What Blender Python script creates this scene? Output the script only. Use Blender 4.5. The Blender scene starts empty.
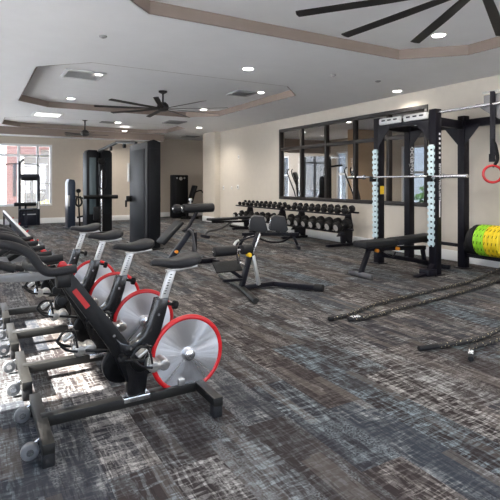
import bpy, bmesh, math, random
from mathutils import Vector, Matrix
random.seed(7)
SC = bpy.context.scene
COL = SC.collection
V = Vector
rad = math.radians

HUBX, HUBZ = .82, .285
# ---------------------------------------------------------------- materials
def newmat(name):
    m = bpy.data.materials.new(name); m.use_nodes = True
    nt = m.node_tree; nt.nodes.clear()
    out = nt.nodes.new('ShaderNodeOutputMaterial')
    return m, nt, out

def mat(name, col, rough=.6, metal=0, noise=0.0, nscale=30, bump=0.0, spec=.5, emit=None, es=0, coat=0):
    m, nt, out = newmat(name)
    b = nt.nodes.new('ShaderNodeBsdfPrincipled')
    b.inputs['Roughness'].default_value = rough
    b.inputs['Metallic'].default_value = metal
    b.inputs['Specular IOR Level'].default_value = spec
    b.inputs['Coat Weight'].default_value = coat
    b.inputs['Base Color'].default_value = (*col, 1)
    if noise or bump:
        tc = nt.nodes.new('ShaderNodeTexCoord')
        nz = nt.nodes.new('ShaderNodeTexNoise'); nz.inputs['Scale'].default_value = nscale
        nz.inputs['Detail'].default_value = 4
        nt.links.new(tc.outputs['Object'], nz.inputs['Vector'])
        if noise:
            r = nt.nodes.new('ShaderNodeValToRGB')
            r.color_ramp.elements[0].color = (*[c*(1-noise) for c in col], 1)
            r.color_ramp.elements[1].color = (*[min(1, c*(1+noise)) for c in col], 1)
            r.color_ramp.elements[0].position = .3; r.color_ramp.elements[1].position = .7
            nt.links.new(nz.outputs['Fac'], r.inputs['Fac']); nt.links.new(r.outputs['Color'], b.inputs['Base Color'])
        if bump:
            bp = nt.nodes.new('ShaderNodeBump'); bp.inputs['Strength'].default_value = bump
            bp.inputs['Distance'].default_value = .01
            nt.links.new(nz.outputs['Fac'], bp.inputs['Height']); nt.links.new(bp.outputs['Normal'], b.inputs['Normal'])
    if emit:
        b.inputs['Emission Color'].default_value = (*emit, 1); b.inputs['Emission Strength'].default_value = es
    nt.links.new(b.outputs[0], out.inputs[0])
    return m

def glassmat(name, tint=(1, 1, 1), refl=.08, rough=0.0, top=.6):
    m, nt, out = newmat(name)
    t = nt.nodes.new('ShaderNodeBsdfTransparent'); t.inputs[0].default_value = (*tint, 1)
    g = nt.nodes.new('ShaderNodeBsdfGlossy'); g.inputs['Roughness'].default_value = rough
    lw = nt.nodes.new('ShaderNodeLayerWeight'); lw.inputs[0].default_value = .25
    mr = nt.nodes.new('ShaderNodeMapRange'); mr.inputs['To Min'].default_value = refl; mr.inputs['To Max'].default_value = top
    nt.links.new(lw.outputs['Fresnel'], mr.inputs['Value'])
    mx = nt.nodes.new('ShaderNodeMixShader')
    nt.links.new(mr.outputs[0], mx.inputs[0]); nt.links.new(t.outputs[0], mx.inputs[1]); nt.links.new(g.outputs[0], mx.inputs[2])
    nt.links.new(mx.outputs[0], out.inputs[0])
    return m

def emitmat(name, col, s):
    m, nt, out = newmat(name)
    e = nt.nodes.new('ShaderNodeEmission'); e.inputs[0].default_value = (*col, 1); e.inputs[1].default_value = s
    nt.links.new(e.outputs[0], out.inputs[0]); return m

def carpet():
    m, nt, out = newmat('carpet_planks')
    N = nt.nodes.new; L = nt.links.new
    def math_(op, a, b=None, c=None):
        n = N('ShaderNodeMath'); n.operation = op
        for i, x in enumerate((a, b, c)):
            if x is None: continue
            if isinstance(x, (int, float)): n.inputs[i].default_value = x
            else: L(x, n.inputs[i])
        return n.outputs[0]
    tc = N('ShaderNodeTexCoord'); sp = N('ShaderNodeSeparateXYZ'); L(tc.outputs['Object'], sp.inputs[0])
    x, y = sp.outputs[0], sp.outputs[1]
    def comb(a, b, c=0):
        n = N('ShaderNodeCombineXYZ')
        for i, q in enumerate((a, b, c)):
            if isinstance(q, (int, float)): n.inputs[i].default_value = q
            else: L(q, n.inputs[i])
        return n.outputs[0]
    def white(v):
        n = N('ShaderNodeTexWhiteNoise'); n.noise_dimensions = '3D'; L(v, n.inputs['Vector']); return n
    def noise(v, s=1, d=2, r=.5):
        n = N('ShaderNodeTexNoise'); n.inputs['Scale'].default_value = s; n.inputs['Detail'].default_value = d
        n.inputs['Roughness'].default_value = r
        L(v, n.inputs['Vector']); return n.outputs['Fac']
    def ramp(f, pts):
        n = N('ShaderNodeValToRGB'); e = n.color_ramp.elements
        while len(e) < len(pts): e.new(.5)
        for k, (p, c) in zip(e, pts): k.position = p; k.color = (*c, 1) if len(c) == 3 else c
        L(f, n.inputs[0]); return n.outputs[0]
    def step(f, lo, hi):
        n = N('ShaderNodeMapRange'); n.interpolation_type = 'SMOOTHSTEP'
        n.inputs['From Min'].default_value = lo; n.inputs['From Max'].default_value = hi
        L(f, n.inputs['Value']); return n.outputs[0]
    def mix(f, a, b, mode='MIX'):
        n = N('ShaderNodeMix'); n.data_type = 'RGBA'; n.blend_type = mode
        if isinstance(f, (int, float)): n.inputs['Factor'].default_value = f
        else: L(f, n.inputs['Factor'])
        for s, q in ((6, a), (7, b)):
            if isinstance(q, tuple): n.inputs[s].default_value = (*q, 1)
            else: L(q, n.inputs[s])
        return n.outputs[2]
    col = math_('FLOOR', math_('DIVIDE', x, .25))
    off = white(comb(col, 3.1)).outputs['Value']
    row = math_('FLOOR', math_('ADD', math_('DIVIDE', y, 1.0), off))
    wn = white(comb(col, row, 1.7)); rv = wn.outputs['Value']
    wn2 = white(comb(col, row, 8.3)).outputs['Value']
    shift = math_('MULTIPLY', rv, 50)
    # plank ground colour
    base = ramp(rv, [(0, (.027, .022, .022)), (.3, (.040, .033, .032)), (.5, (.026, .027, .033)), (.65, (.050, .042, .040)), (.8, (.032, .037, .046)), (1, (.034, .028, .027))])
    # sub-stripes inside a plank (narrow strips along y)
    sub = math_('FLOOR', math_('DIVIDE', x, .0625))
    sv = white(comb(sub, math_('FLOOR', math_('ADD', math_('DIVIDE', y, .5), math_('MULTIPLY', white(comb(sub, 9.9)).outputs['Value'], 1))), 4)).outputs['Value']
    base = mix(math_('MULTIPLY', step(sv, .84, .88), .7), base, (.085, .073, .066))
    # worn light / blue patches
    hatch_col = ramp(wn2, [(0, (.31, .28, .255)), (.3, (.20, .235, .25)), (.55, (.27, .245, .225)), (.85, (.17, .215, .24)), (1, (.36, .34, .32))])
    warp = noise(comb(math_('MULTIPLY', x, 2.2), math_('MULTIPLY', y, 2.2), 0), 3, 1)
    xa = math_('ADD', x, math_('MULTIPLY', warp, .022)); ya = math_('ADD', y, math_('MULTIPLY', warp, .022))
    g1 = noise(comb(math_('MULTIPLY', xa, 44), math_('MULTIPLY', y, 4.5), shift), 1, 2, .7)
    g2 = noise(comb(math_('MULTIPLY', x, 6), math_('MULTIPLY', ya, 38), shift), 1, 2, .7)
    l1 = step(g1, .49, .56); l2 = step(g2, .49, .56)
    hatch = math_('MAXIMUM', math_('MULTIPLY', l1, math_('ADD', math_('MULTIPLY', l2, .65), .35)), math_('MULTIPLY', l2, .42))
    blot = noise(comb(math_('MULTIPLY', x, 5.5), math_('MULTIPLY', y, 2.2), shift), 1, 3, .6)
    amount = math_('ADD', blot, math_('MULTIPLY', math_('SUBTRACT', wn2, .5), .22))
    bl = step(amount, .43, .57)
    mott = step(noise(tc.outputs['Object'], 48, 4, .75), .38, .56)
    fac = math_('MULTIPLY', math_('MULTIPLY', hatch, math_('ADD', math_('MULTIPLY', mott, .65), .35)), math_('ADD', math_('MULTIPLY', bl, .75), .25))
    c = mix(fac, base, hatch_col)
    # broad bleached areas over the hatch
    big = step(noise(comb(math_('MULTIPLY', x, 9), math_('MULTIPLY', y, 2.0), shift), 1, 3, .65), .48, .66)
    fine = noise(tc.outputs['Object'], 90, 2)
    c = mix(math_('MULTIPLY', big, math_('MULTIPLY', step(fine, .35, .7), .55)), c, hatch_col)
    # dark scratches
    dk = noise(comb(math_('MULTIPLY', xa, 40), math_('MULTIPLY', y, 3), 12.0), 1, 3, .7)
    c = mix(math_('MULTIPLY', step(dk, .56, .68), .55), c, (.018, .016, .016))
    fib = noise(tc.outputs['Object'], 260, 2)
    c = mix(math_('MULTIPLY', fib, .6), c, (.55, .55, .55), 'SOFT_LIGHT')
    b = N('ShaderNodeBsdfPrincipled'); b.inputs['Roughness'].default_value = .95
    b.inputs['Specular IOR Level'].default_value = .03
    L(c, b.inputs['Base Color'])
    bp = N('ShaderNodeBump'); bp.inputs['Strength'].default_value = .25; bp.inputs['Distance'].default_value = .004
    L(fine, bp.inputs['Height']); L(bp.outputs[0], b.inputs['Normal'])
    L(b.outputs[0], out.inputs[0])
    return m

def brushed():
    # radially ground flywheel: fine grooves running outward from the hub tilt the metal surface
    m, nt, out = newmat('brushed_flywheel'); N = nt.nodes.new; L = nt.links.new
    b = N('ShaderNodeBsdfPrincipled'); b.inputs['Metallic'].default_value = .95; b.inputs['Base Color'].default_value = (.74, .74, .75, 1)
    b.inputs['Roughness'].default_value = .30; b.inputs['Anisotropic'].default_value = .8
    tg = N('ShaderNodeTangent'); tg.direction_type = 'RADIAL'; tg.axis = 'Y'
    L(tg.outputs[0], b.inputs['Tangent'])
    tc = N('ShaderNodeTexCoord'); mp = N('ShaderNodeVectorMath'); mp.operation = 'SUBTRACT'; mp.inputs[1].default_value = (HUBX, 0, HUBZ)
    L(tc.outputs['Object'], mp.inputs[0])
    fl = N('ShaderNodeVectorMath'); fl.operation = 'MULTIPLY'; fl.inputs[1].default_value = (1, 0, 1); L(mp.outputs[0], fl.inputs[0])
    nm = N('ShaderNodeVectorMath'); nm.operation = 'NORMALIZE'; L(fl.outputs[0], nm.inputs[0])
    nz = N('ShaderNodeTexNoise'); nz.inputs['Scale'].default_value = 3.2; nz.inputs['Detail'].default_value = 5; nz.inputs['Roughness'].default_value = .7
    L(nm.outputs[0], nz.inputs['Vector'])
    mr = N('ShaderNodeMapRange'); mr.inputs['From Min'].default_value = .3; mr.inputs['From Max'].default_value = .7; mr.inputs['To Min'].default_value = .24; mr.inputs['To Max'].default_value = .42
    L(nz.outputs['Fac'], mr.inputs['Value']); L(mr.outputs[0], b.inputs['Roughness'])
    bp = N('ShaderNodeBump'); bp.inputs['Strength'].default_value = .16; bp.inputs['Distance'].default_value = .02
    L(nz.outputs['Fac'], bp.inputs['Height']); L(bp.outputs[0], b.inputs['Normal'])
    L(b.outputs[0], out.inputs[0]); return m

def ropemat():
    m, nt, out = newmat('braided_rope'); N = nt.nodes.new; L = nt.links.new
    tc = N('ShaderNodeTexCoord'); vo = N('ShaderNodeTexVoronoi'); vo.inputs['Scale'].default_value = 42
    L(tc.outputs['Object'], vo.inputs['Vector'])
    r = N('ShaderNodeValToRGB'); r.color_ramp.interpolation = 'CONSTANT'
    r.color_ramp.elements[0].color = (.42, .36, .22, 1); r.color_ramp.elements[1].position = .24; r.color_ramp.elements[1].color = (.022, .02, .019, 1)
    L(vo.outputs['Distance'], r.inputs[0])
    b = N('ShaderNodeBsdfPrincipled'); b.inputs['Roughness'].default_value = .8
    L(r.outputs[0], b.inputs['Base Color']); L(b.outputs[0], out.inputs[0]); return m

M = dict(
    carpet=carpet(), ceil=mat('ceiling_paint', (.80, .80, .81), .9, noise=.015, nscale=4),
    wall=mat('beige_wall_paint', (.62, .565, .49), .85, noise=.02, nscale=8),
    backwall=mat('taupe_wall_paint', (.50, .44, .37), .85, noise=.02, nscale=8),
    fascia=mat('brown_fascia_paint', (.27, .215, .185), .8, noise=.03, nscale=6),
    base=mat('white_baseboard', (.78, .78, .77), .5, noise=.01),
    winwhite=mat('white_window_frame', (.8, .8, .8), .5, noise=.01),
    bronze=mat('dark_bronze_frame', (.018, .014, .013), .45, noise=.1),
    glass=glassmat('window_glass'), glass3=glassmat('tinted_glass', (.30, .32, .34)), glass2=glassmat('partition_glass', (.93, .94, .95), .010, 0, .08),
    black=mat('black_powder_coat', (.005, .005, .0055), .45, spec=.22, noise=.15, nscale=60),
    frame=mat('satin_black_frame', (.0045, .0045, .005), .4, noise=.1, nscale=40, spec=.24),
    beam=mat('satin_charcoal_beam', (.012, .0115, .010), .45, noise=.1, nscale=40, spec=.4),
    rubber=mat('black_rubber', (.012, .012, .013), .7, noise=.2, nscale=80, bump=.2, spec=.3),
    seat=mat('charcoal_saddle', (.016, .016, .018), .55, noise=.1, nscale=90, bump=.15, spec=.3),
    foam=mat('grip_foam', (.011, .011, .013), .6, noise=.1, nscale=120, bump=.2, spec=.3),
    vinyl=mat('black_vinyl', (.0055, .006, .008), .55, noise=.1, nscale=50, bump=.1, spec=.3),
    greyvinyl=mat('grey_vinyl', (.035, .037, .041), .55, noise=.08, nscale=60, bump=.1, spec=.3),
    steel=mat('bright_steel', (.72, .72, .73), .25, 1, noise=.04),
    silver=mat('silver_paint', (.50, .50, .49), .35, .6, noise=.05),
    alu=mat('worn_aluminium', (.45, .44, .42), .32, .85, noise=.12, nscale=60),
    red=mat('red_paint', (.50, .006, .010), .35, noise=.06, coat=.4),
    reddull=mat('red_decal', (.36, .012, .012), .6, noise=.05),
    fly=brushed(), wheel=mat('grey_caster', (.13, .135, .14), .4, noise=.1),
    midgrey=mat('grey_painted_metal', (.20, .20, .20), .4, .3, noise=.06),
    gloss=mat('gloss_black_frame', (.007, .007, .008), .22, noise=.05, nscale=20, spec=.6),
    darksilver=mat('dull_grey_steel', (.14, .14, .145), .4, .6, noise=.06),
    yellow=mat('yellow_plastic', (.85, .55, .02), .45, noise=.05),
    orange=mat('orange_knob', (.85, .30, .02), .45, noise=.05),
    navy=mat('dark_navy_steel', (.010, .012, .022), .4, noise=.1, spec=.4),
    tower=mat('tower_shroud', (.0055, .006, .008), .5, noise=.15, nscale=3, spec=.2),
    towerpanel=mat('smoked_panel', (.012, .014, .017), .5, noise=.1, nscale=2, spec=.12),
    tealpanel=mat('teal_grey_panel', (.075, .10, .11), .25, noise=.1, nscale=2),
    bluepillar=mat('blue_black_shroud', (.014, .022, .038), .3, noise=.1, nscale=3, spec=.5),
    rack=mat('rack_steel', (.0055, .005, .009), .42, noise=.12, nscale=40, spec=.25),
    strip=mat('pale_blue_upright', (.56, .69, .73), .4, noise=.12, nscale=40),
    white=mat('white_lettering', (.85, .85, .85), .6, noise=.01),
    hold=mat('grey_resin_hold', (.68, .68, .67), .6, noise=.08, nscale=40),
    green=mat('lime_rubber', (.34, .72, .03), .5, noise=.05), yel=mat('yellow_rubber', (.92, .68, .02), .5, noise=.05),
    db=mat('black_urethane', (.006, .0055, .006), .5, noise=.1, spec=.3), dbface=mat('grey_endcap', (.55, .53, .51), .4, .4, noise=.1),
    fan=mat('dark_bronze_fan', (.022, .020, .020), .5, noise=.1, spec=.3), rope=ropemat(),
    vent=mat('white_vent', (.62, .62, .62), .6, noise=.03), ventdark=mat('grey_vent', (.30, .30, .30), .6, noise=.05),
    lamp=emitmat('lamp_lens', (1, .95, .88), 14), panel=emitmat('vent_sun_glow', (1, .98, .95), 2.2),  # panel: reflected sunlight on a vent, put in as emission
    brick=mat('red_brick_render', (.15, .08, .065), .9, noise=.12, nscale=8), outwhite=mat('pale_render', (.16, .145, .125), .9, noise=.05),
    pave=mat('pale_paving', (.55, .54, .52), .9, noise=.08, nscale=3), leaf=mat('green_leaves', (.08, .16, .04), .8, noise=.3),
    yleaf=mat('yellow_leaves', (.65, .5, .08), .8, noise=.3, nscale=20),
    tan=mat('tan_wall_paint', (.52, .36, .22), .85, noise=.03), plate=mat('white_wall_plate', (.8, .8, .78), .4, noise=.01),
)

# ---------------------------------------------------------------- mesh builder
class MB:
    def __init__(s): s.bm = bmesh.new(); s.extra = []
    def mark(s, m):
        """faces added so far stay with what they have; everything added after this call gets material m"""
        s.close_(); s.extra.append(m); return s
    def close_(s):
        k = len(s.extra)
        for f in s.bm.faces:
            if f.tag: continue
            f.material_index = k; f.tag = True
    def box(s, c, d, rot=None, bev=0.0, seg=2):
        r = bmesh.ops.create_cube(s.bm, size=1)
        vs = r['verts']
        bmesh.ops.scale(s.bm, vec=d, verts=vs)
        if bev > 0:
            es = list({e for v in vs for e in v.link_edges})
            g = bmesh.ops.bevel(s.bm, geom=es, offset=bev, segments=seg, affect='EDGES', profile=.5)
            vs = list({v for f in g['faces'] for v in f.verts} | {v for v in vs if v.is_valid})
        mt = Matrix.Translation(c)
        if rot is not None: mt = mt @ (rot if isinstance(rot, Matrix) else Matrix.Rotation(rot[0], 4, rot[1]))
        bmesh.ops.transform(s.bm, matrix=mt, verts=vs)
        return s
    def bar(s, a, b, w, h, up=(0, 0, 1), bev=.004):
        a, b = V(a), V(b); d = b-a; L = d.length
        x = d.normalized(); u = V(up)
        if abs(x.dot(u)) > .98: u = V((1, 0, 0)) if abs(x.x) < .9 else V((0, 1, 0))
        y = u.cross(x).normalized(); z = x.cross(y)
        m = Matrix((x, y, z)).transposed().to_4x4()
        return s.box((a+b)/2, (L, w, h), m, bev)
    def cyl(s, a, b, r, n=20, r2=None, bev=0):
        a, b = V(a), V(b); d = b-a
        q = V((0, 0, 1)).rotation_difference(d.normalized()).to_matrix().to_4x4()
        g = bmesh.ops.create_cone(s.bm, cap_ends=True, segments=n, radius1=r, radius2=r if r2 is None else r2, depth=d.length)
        vs = g['verts']
        if bev > 0:
            es = [e for e in {e for v in vs for e in v.link_edges} if any(len(f.verts) > 4 for f in e.link_faces)]
            k = bmesh.ops.bevel(s.bm, geom=es, offset=bev, segments=3, affect='EDGES', profile=.5)
            vs = list({v for f in k['faces'] for v in f.verts} | {v for v in vs if v.is_valid})
        bmesh.ops.transform(s.bm, matrix=Matrix.Translation((a+b)/2) @ q, verts=vs)
        return s
    def tube(s, pts, r, n=12, smooth=True, sub=6, sq=1.0, closed=False):
        P = [V(p) for p in pts]; R = r if isinstance(r, (list, tuple)) else [r]*len(P)
        if smooth:
            Q, RR = [], []
            m_ = len(P)
            rng = range(m_ if closed else m_-1)
            for i in rng:
                if closed: p0, p1, p2, p3 = P[i-1], P[i], P[(i+1) % m_], P[(i+2) % m_]; ra, rb = R[i], R[(i+1) % m_]
                else: p0, p1, p2, p3 = P[max(i-1, 0)], P[i], P[i+1], P[min(i+2, m_-1)]; ra, rb = R[i], R[i+1]
                for k in range(sub):
                    t = k/sub
                    Q.append(.5*((2*p1)+(-p0+p2)*t+(2*p0-5*p1+4*p2-p3)*t*t+(-p0+3*p1-3*p2+p3)*t**3)); RR.append(ra*(1-t)+rb*t)
            if not closed: Q.append(P[-1]); RR.append(R[-1])
        else: Q, RR = P, R
        rings = []; up = V((0, 0, 1)); last = None; m_ = len(Q)
        for i, p in enumerate(Q):
            if closed: t = (Q[(i+1) % m_]-Q[i-1]).normalized()
            else: t = (Q[min(i+1, m_-1)]-Q[max(i-1, 0)]).normalized()
            if last is None:
                a = up if abs(t.dot(up)) < .9 else V((1, 0, 0))
                x = a.cross(t).normalized()
            else:
                x = (last - t*last.dot(t)).normalized()
            last = x; y = t.cross(x)
            rings.append([s.bm.verts.new(p+(x*math.cos(2*math.pi*k/n)+y*math.sin(2*math.pi*k/n)*sq)*RR[i]) for k in range(n)])
        for i in range(len(rings)-(0 if closed else 1)):
            A, B = rings[i], rings[(i+1) % len(rings)]
            for k in range(n): s.bm.faces.new((A[k], A[(k+1) % n], B[(k+1) % n], B[k]))
        if not closed:
            s.bm.faces.new(rings[0][::-1]); s.bm.faces.new(rings[-1])
        return s
    def prism(s, poly, axis, lo, hi, bev=0):
        # poly: 2D points; axis 'Y' -> (x,z), 'X' -> (y,z), 'Z' -> (x,y)
        def P(p, t):
            return {'Y': (p[0], t, p[1]), 'X': (t, p[0], p[1]), 'Z': (p[0], p[1], t)}[axis]
        A = [s.bm.verts.new(P(p, lo)) for p in poly]; B = [s.bm.verts.new(P(p, hi)) for p in poly]
        fs = [s.bm.faces.new(A), s.bm.faces.new(B[::-1])]
        n = len(poly)
        for i in range(n): fs.append(s.bm.faces.new((A[i], B[i], B[(i+1) % n], A[(i+1) % n])))
        bmesh.ops.recalc_face_normals(s.bm, faces=fs)
        if bev > 0:
            es = list(fs[0].edges)+list(fs[1].edges)
            bmesh.ops.bevel(s.bm, geom=es, offset=bev, segments=2, affect='EDGES', profile=.5)
        return s
    def lathe(s, prof, o=(0, 0, 0), axis=(0, 0, 1), n=32):
        q = V((0, 0, 1)).rotation_difference(V(axis).normalized())
        rings = []
        for r, z in prof:
            if r < 1e-5: rings.append([s.bm.verts.new(V(o)+q @ V((0, 0, z)))]*n)
            else: rings.append([s.bm.verts.new(V(o)+q @ V((r*math.cos(2*math.pi*k/n), r*math.sin(2*math.pi*k/n), z))) for k in range(n)])
        for A, B in zip(rings, rings[1:]):
            for k in range(n):
                vs = []
                for v in (A[k], A[(k+1) % n], B[(k+1) % n], B[k]):
                    if v not in vs: vs.append(v)
                if len(vs) > 2: s.bm.faces.new(vs)
        return s
    def quad(s, *ps):
        s.bm.faces.new([s.bm.verts.new(p) for p in ps]); return s
    def build(s, name, m, parent=None, smooth=True):
        s.close_()
        me = bpy.data.meshes.new(name)
        bmesh.ops.recalc_face_normals(s.bm, faces=s.bm.faces[:]) if smooth is not None else None
        s.bm.to_mesh(me); s.bm.free()
        me.materials.append(m)
        for e in s.extra: me.materials.append(e)
        o = bpy.data.objects.new(name, me); COL.objects.link(o)
        if parent: o.parent = parent
        if smooth:
            me.polygons.foreach_set('use_smooth', [True]*len(me.polygons))
            me.set_sharp_from_angle(angle=rad(38))
        return o

def thing(name, label, cat, loc=(0, 0, 0), rz=0, group=None):
    o = bpy.data.objects.new(name, None); COL.objects.link(o); o.empty_display_size = .1
    o.location = loc; o.rotation_euler = (0, 0, rz)
    return tag(o, label, cat, group)
def tag(o, label, cat, group=None):
    o['label'] = label; o['category'] = cat
    if group: o['group'] = group
    return o
def struct(o): o['kind'] = 'structure'; return o
def copy_tree(o, parent=None):
    c = o.copy(); COL.objects.link(c); c.parent = parent
    for ch in list(o.children): copy_tree(ch, c)
    return c
def text(name, s, size, m, parent, loc, rot, ext=.001):
    cu = bpy.data.curves.new('tmp', 'FONT'); cu.body = s; cu.size = size; cu.extrude = ext; cu.offset = size*.018
    cu.align_x = 'LEFT'; cu.align_y = 'CENTER'; cu.resolution_u = 3
    t = bpy.data.objects.new('tmp', cu); COL.objects.link(t)
    bpy.context.view_layer.update()
    me = bpy.data.meshes.new_from_object(t.evaluated_get(bpy.context.evaluated_depsgraph_get()))
    bpy.data.objects.remove(t); bpy.data.curves.remove(cu)
    me.name = name; me.materials.clear(); me.materials.append(m)
    o = bpy.data.objects.new(name, me); COL.objects.link(o); o.parent = parent
    o.location = loc; o.rotation_euler = rot
    return o

# ================================================================ SETTING
XR, XL, Y0, YB, H, HT = 6.85, -2.3, -2.6, 16.2, 2.92, 3.05
# floor, whole of this room
struct(MB().box(((XL+9)/2, (Y0+17.2)/2, -.05), (9-XL, 17.2-Y0, .1)).build('floor', M['carpet'], smooth=False))

def octo(x0, x1, y0, y1, c):
    return [(x0+c, y0), (x1-c, y0), (x1, y0+c), (x1, y1-c), (x1-c, y1), (x0+c, y1), (x0, y1-c), (x0, y0+c)]
T1 = octo(.85, 5.45, -.2, 4.45, .6); T2 = octo(.75, 5.2, 6.65, 11.1, .62); T3 = octo(.65, 5.5, 12.9, 15.45, .5)
bm = bmesh.new()
def ring(pts, z):
    vs = [bm.verts.new((x, y, z)) for x, y in pts]
    return [bm.edges.new((vs[i], vs[(i+1) % len(vs)])) for i in range(len(vs))]
es = ring([(XL, Y0), (9, Y0), (9, 17.2), (XL, 17.2)], H)
for T in (T1, T2, T3): es += ring(T, H)
bmesh.ops.triangle_fill(bm, use_beauty=True, use_dissolve=False, edges=es)
# cut away anything filled inside the trays
def inside(p, T):
    n = len(T); r = False
    for i in range(n):
        (x1, y1), (x2, y2) = T[i], T[i-1]
        if (y1 > p.y) != (y2 > p.y) and p.x < (x2-x1)*(p.y-y1)/(y2-y1)+x1: r = not r
    return r
kill = [f for f in bm.faces if any(inside(f.calc_center_median(), T) for T in (T1, T2, T3))]
bmesh.ops.delete(bm, geom=kill, context='FACES_ONLY')
for T in (T1, T2, T3): bm.faces.new([bm.verts.new((x, y, HT)) for x, y in T])
g = bmesh.new()
me = bpy.data.meshes.new('ceiling'); bm.to_mesh(me); bm.free(); me.materials.append(M['ceil'])
struct(bpy.data.objects.new('ceiling', me)); COL.objects.link(bpy.data.objects['ceiling'])
for i, T in enumerate((T1, T2, T3)):
    mb = MB(); n = len(T)
    for k in range(n):
        (x1, y1), (x2, y2) = T[k], T[(k+1) % n]
        mb.bar((x1, y1, (H+HT)/2+.002), (x2, y2, (H+HT)/2+.002), .02, HT-H+.004, bev=0)
    struct(mb.build('trim_%d' % (i+1), M['fascia'], smooth=False))
# lower soffit along the back wall with a brown front edge
struct(MB().box(((XL+5.6)/2, (15.56+17.1)/2, (2.70+H)/2), (5.6-XL, 1.54, H-2.70-.002)).build('trim_4', M['ceil'], smooth=False))
struct(MB().box(((XL+5.6)/2, 15.52, (2.70+H)/2), (5.6-XL, .05, H-2.70)).build('trim_5', M['fascia'], smooth=False))

def wall_with_holes(name, m, axis, pos, th, a0, a1, z1, holes):
    """axis 'X': wall lies at x=pos..pos+th and runs along y. holes: (a,b,z0,z1)"""
    mb = MB()
    def seg(p, q, za, zb):
        if q-p < 1e-4 or zb-za < 1e-4: return
        if axis == 'X': mb.box((pos+th/2, (p+q)/2, (za+zb)/2), (th, q-p, zb-za))
        else: mb.box(((p+q)/2, pos+th/2, (za+zb)/2), (q-p, th, zb-za))
    cur = a0
    for (p, q, za, zb) in sorted(holes):
        seg(cur, p, 0, z1); seg(p, q, 0, za); seg(p, q, zb, z1); cur = q
    seg(cur, a1, 0, z1)
    return struct(mb.build(name, m, smooth=False))

def window(n, axis, pos, a, b, z0, z1, mull, trans, fm, gm, fw=.07, dep=.1, pane_off=0, glass=True):
    """frame with mullions at given positions and transoms at given heights; pane is a child"""
    mb = MB()
    def seg(p, q, za, zb, d=dep):
        if axis == 'X': mb.box((pos, (p+q)/2, (za+zb)/2), (d, q-p, zb-za), bev=.004)
        else: mb.box(((p+q)/2, pos, (za+zb)/2), (q-p, d, zb-za), bev=.004)
    seg(a, b, z0, z0+fw); seg(a, b, z1-fw, z1); seg(a, a+fw, z0+fw, z1-fw); seg(b-fw, b, z0+fw, z1-fw)
    for t in mull: seg(t-fw/2, t+fw/2, z0+fw, z1-fw, dep*.9)
    for t in trans: seg(a+fw, b-fw, t-fw/2, t+fw/2, dep*.8)
    o = struct(mb.build('window_%d' % n, fm))
    if glass:
        g = MB()
        if axis == 'X': g.box((pos+pane_off, (a+b)/2, (z0+z1)/2), (.012, b-a-.02, z1-z0-.02))
        else: g.box(((a+b)/2, pos+pane_off, (z0+z1)/2), (b-a-.02, .012, z1-z0-.02))
        g.build('window_pane', gm, o, smooth=False)
    return o

# right wall with the long interior window
wall_with_holes('wall_right', M['wall'], 'X', XR, .15, Y0, 14.7, H, [(5.62, 10.3, .86, 2.66)])
window(1, 'X', XR+.03, 5.62, 10.3, .86, 2.66, [6.55, 7.48, 8.42, 9.36], [2.14], M['bronze'], M['glass2'], .075, .1)
# pier at the far end of the right wall
struct(MB().box((6.75, 14.2, H/2), (.2, .9, H)).build('trim_6', M['wall'], smooth=False))
struct(MB().box((7.92, 14.8, H/2), (2.15, .12, H)).build('wall_alcove', M['wall'], smooth=False))
struct(MB().box((9.05, 16, H/2), (.1, 2.5, H)).build('wall_side', M['wall'], smooth=False))
# back wall and its windows
wall_with_holes('wall_back', M['backwall'], 'Y', YB+.8, .15, 5.2, 9, H, [])
wall_with_holes('wall_rear', M['backwall'], 'Y', YB, .15, XL, 5.2, 2.72, [(-1.2, 2.12, .55, 2.48)])
struct(MB().box((5.2, YB+.45, H/2), (.1, .9, H)).build('wall_return', M['backwall'], smooth=False))
window(2, 'Y', YB+.04, -1.2, 2.12, .55, 2.48, [-.4, .35, 1.16, 1.70], [2.12], M['winwhite'], M['glass'], .07, .1)
struct(MB().box((1.89, YB+.03, 1.25), (.34, .06, .03)).build('trim_7', M['winwhite'], smooth=False))
# left wall (outside the frame): tall windows that bring the daylight
lw = [(-1.6, .6), (2.98, 4.95), (6.1, 8.3), (9.2, 11.4), (12.4, 14.6)]
wall_with_holes('wall_left', M['wall'], 'X', XL-.15, .15, Y0, 17.2, H, [(a, b, .35, 2.6) for a, b in lw])
for i, (a, b) in enumerate(lw):
    window(3+i, 'X', XL-.06, a, b, .35, 2.6, [(a+b)/2], [], M['winwhite'], M['glass'], .06, .08)
# wall behind the camera with a window band
wall_with_holes('wall_front', M['wall'], 'Y', Y0-.15, .15, XL, XR+.15, H, [(-1.4, 1.4, .5, 2.6), (2.6, 5.8, .5, 2.6)])
window(8, 'Y', Y0-.06, -1.4, 1.4, .5, 2.6, [0], [], M['winwhite'], M['glass'], .06, .08)
window(9, 'Y', Y0-.06, 2.6, 5.8, .5, 2.6, [4.2], [], M['winwhite'], M['glass'], .06, .08)
# baseboards
def bb(name, c, d): struct(MB().box(c, d, bev=.006).build(name, M['base']))
bb('baseboard_right', (XR-.01, (Y0+13.74)/2, .085), (.02, 13.74-Y0, .17))
bb('baseboard_pier', (6.64, 14.2, .085), (.02, .94, .17))
bb('baseboard_rear', ((XL+5.13)/2, YB-.01, .085), (5.13-XL, .02, .17))
bb('baseboard_back', (7.1, YB+.79, .085), (3.7, .02, .17))
bb('baseboard_left', (XL+.01, (Y0+YB)/2, .085), (.02, YB-Y0-.1, .17))

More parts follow.
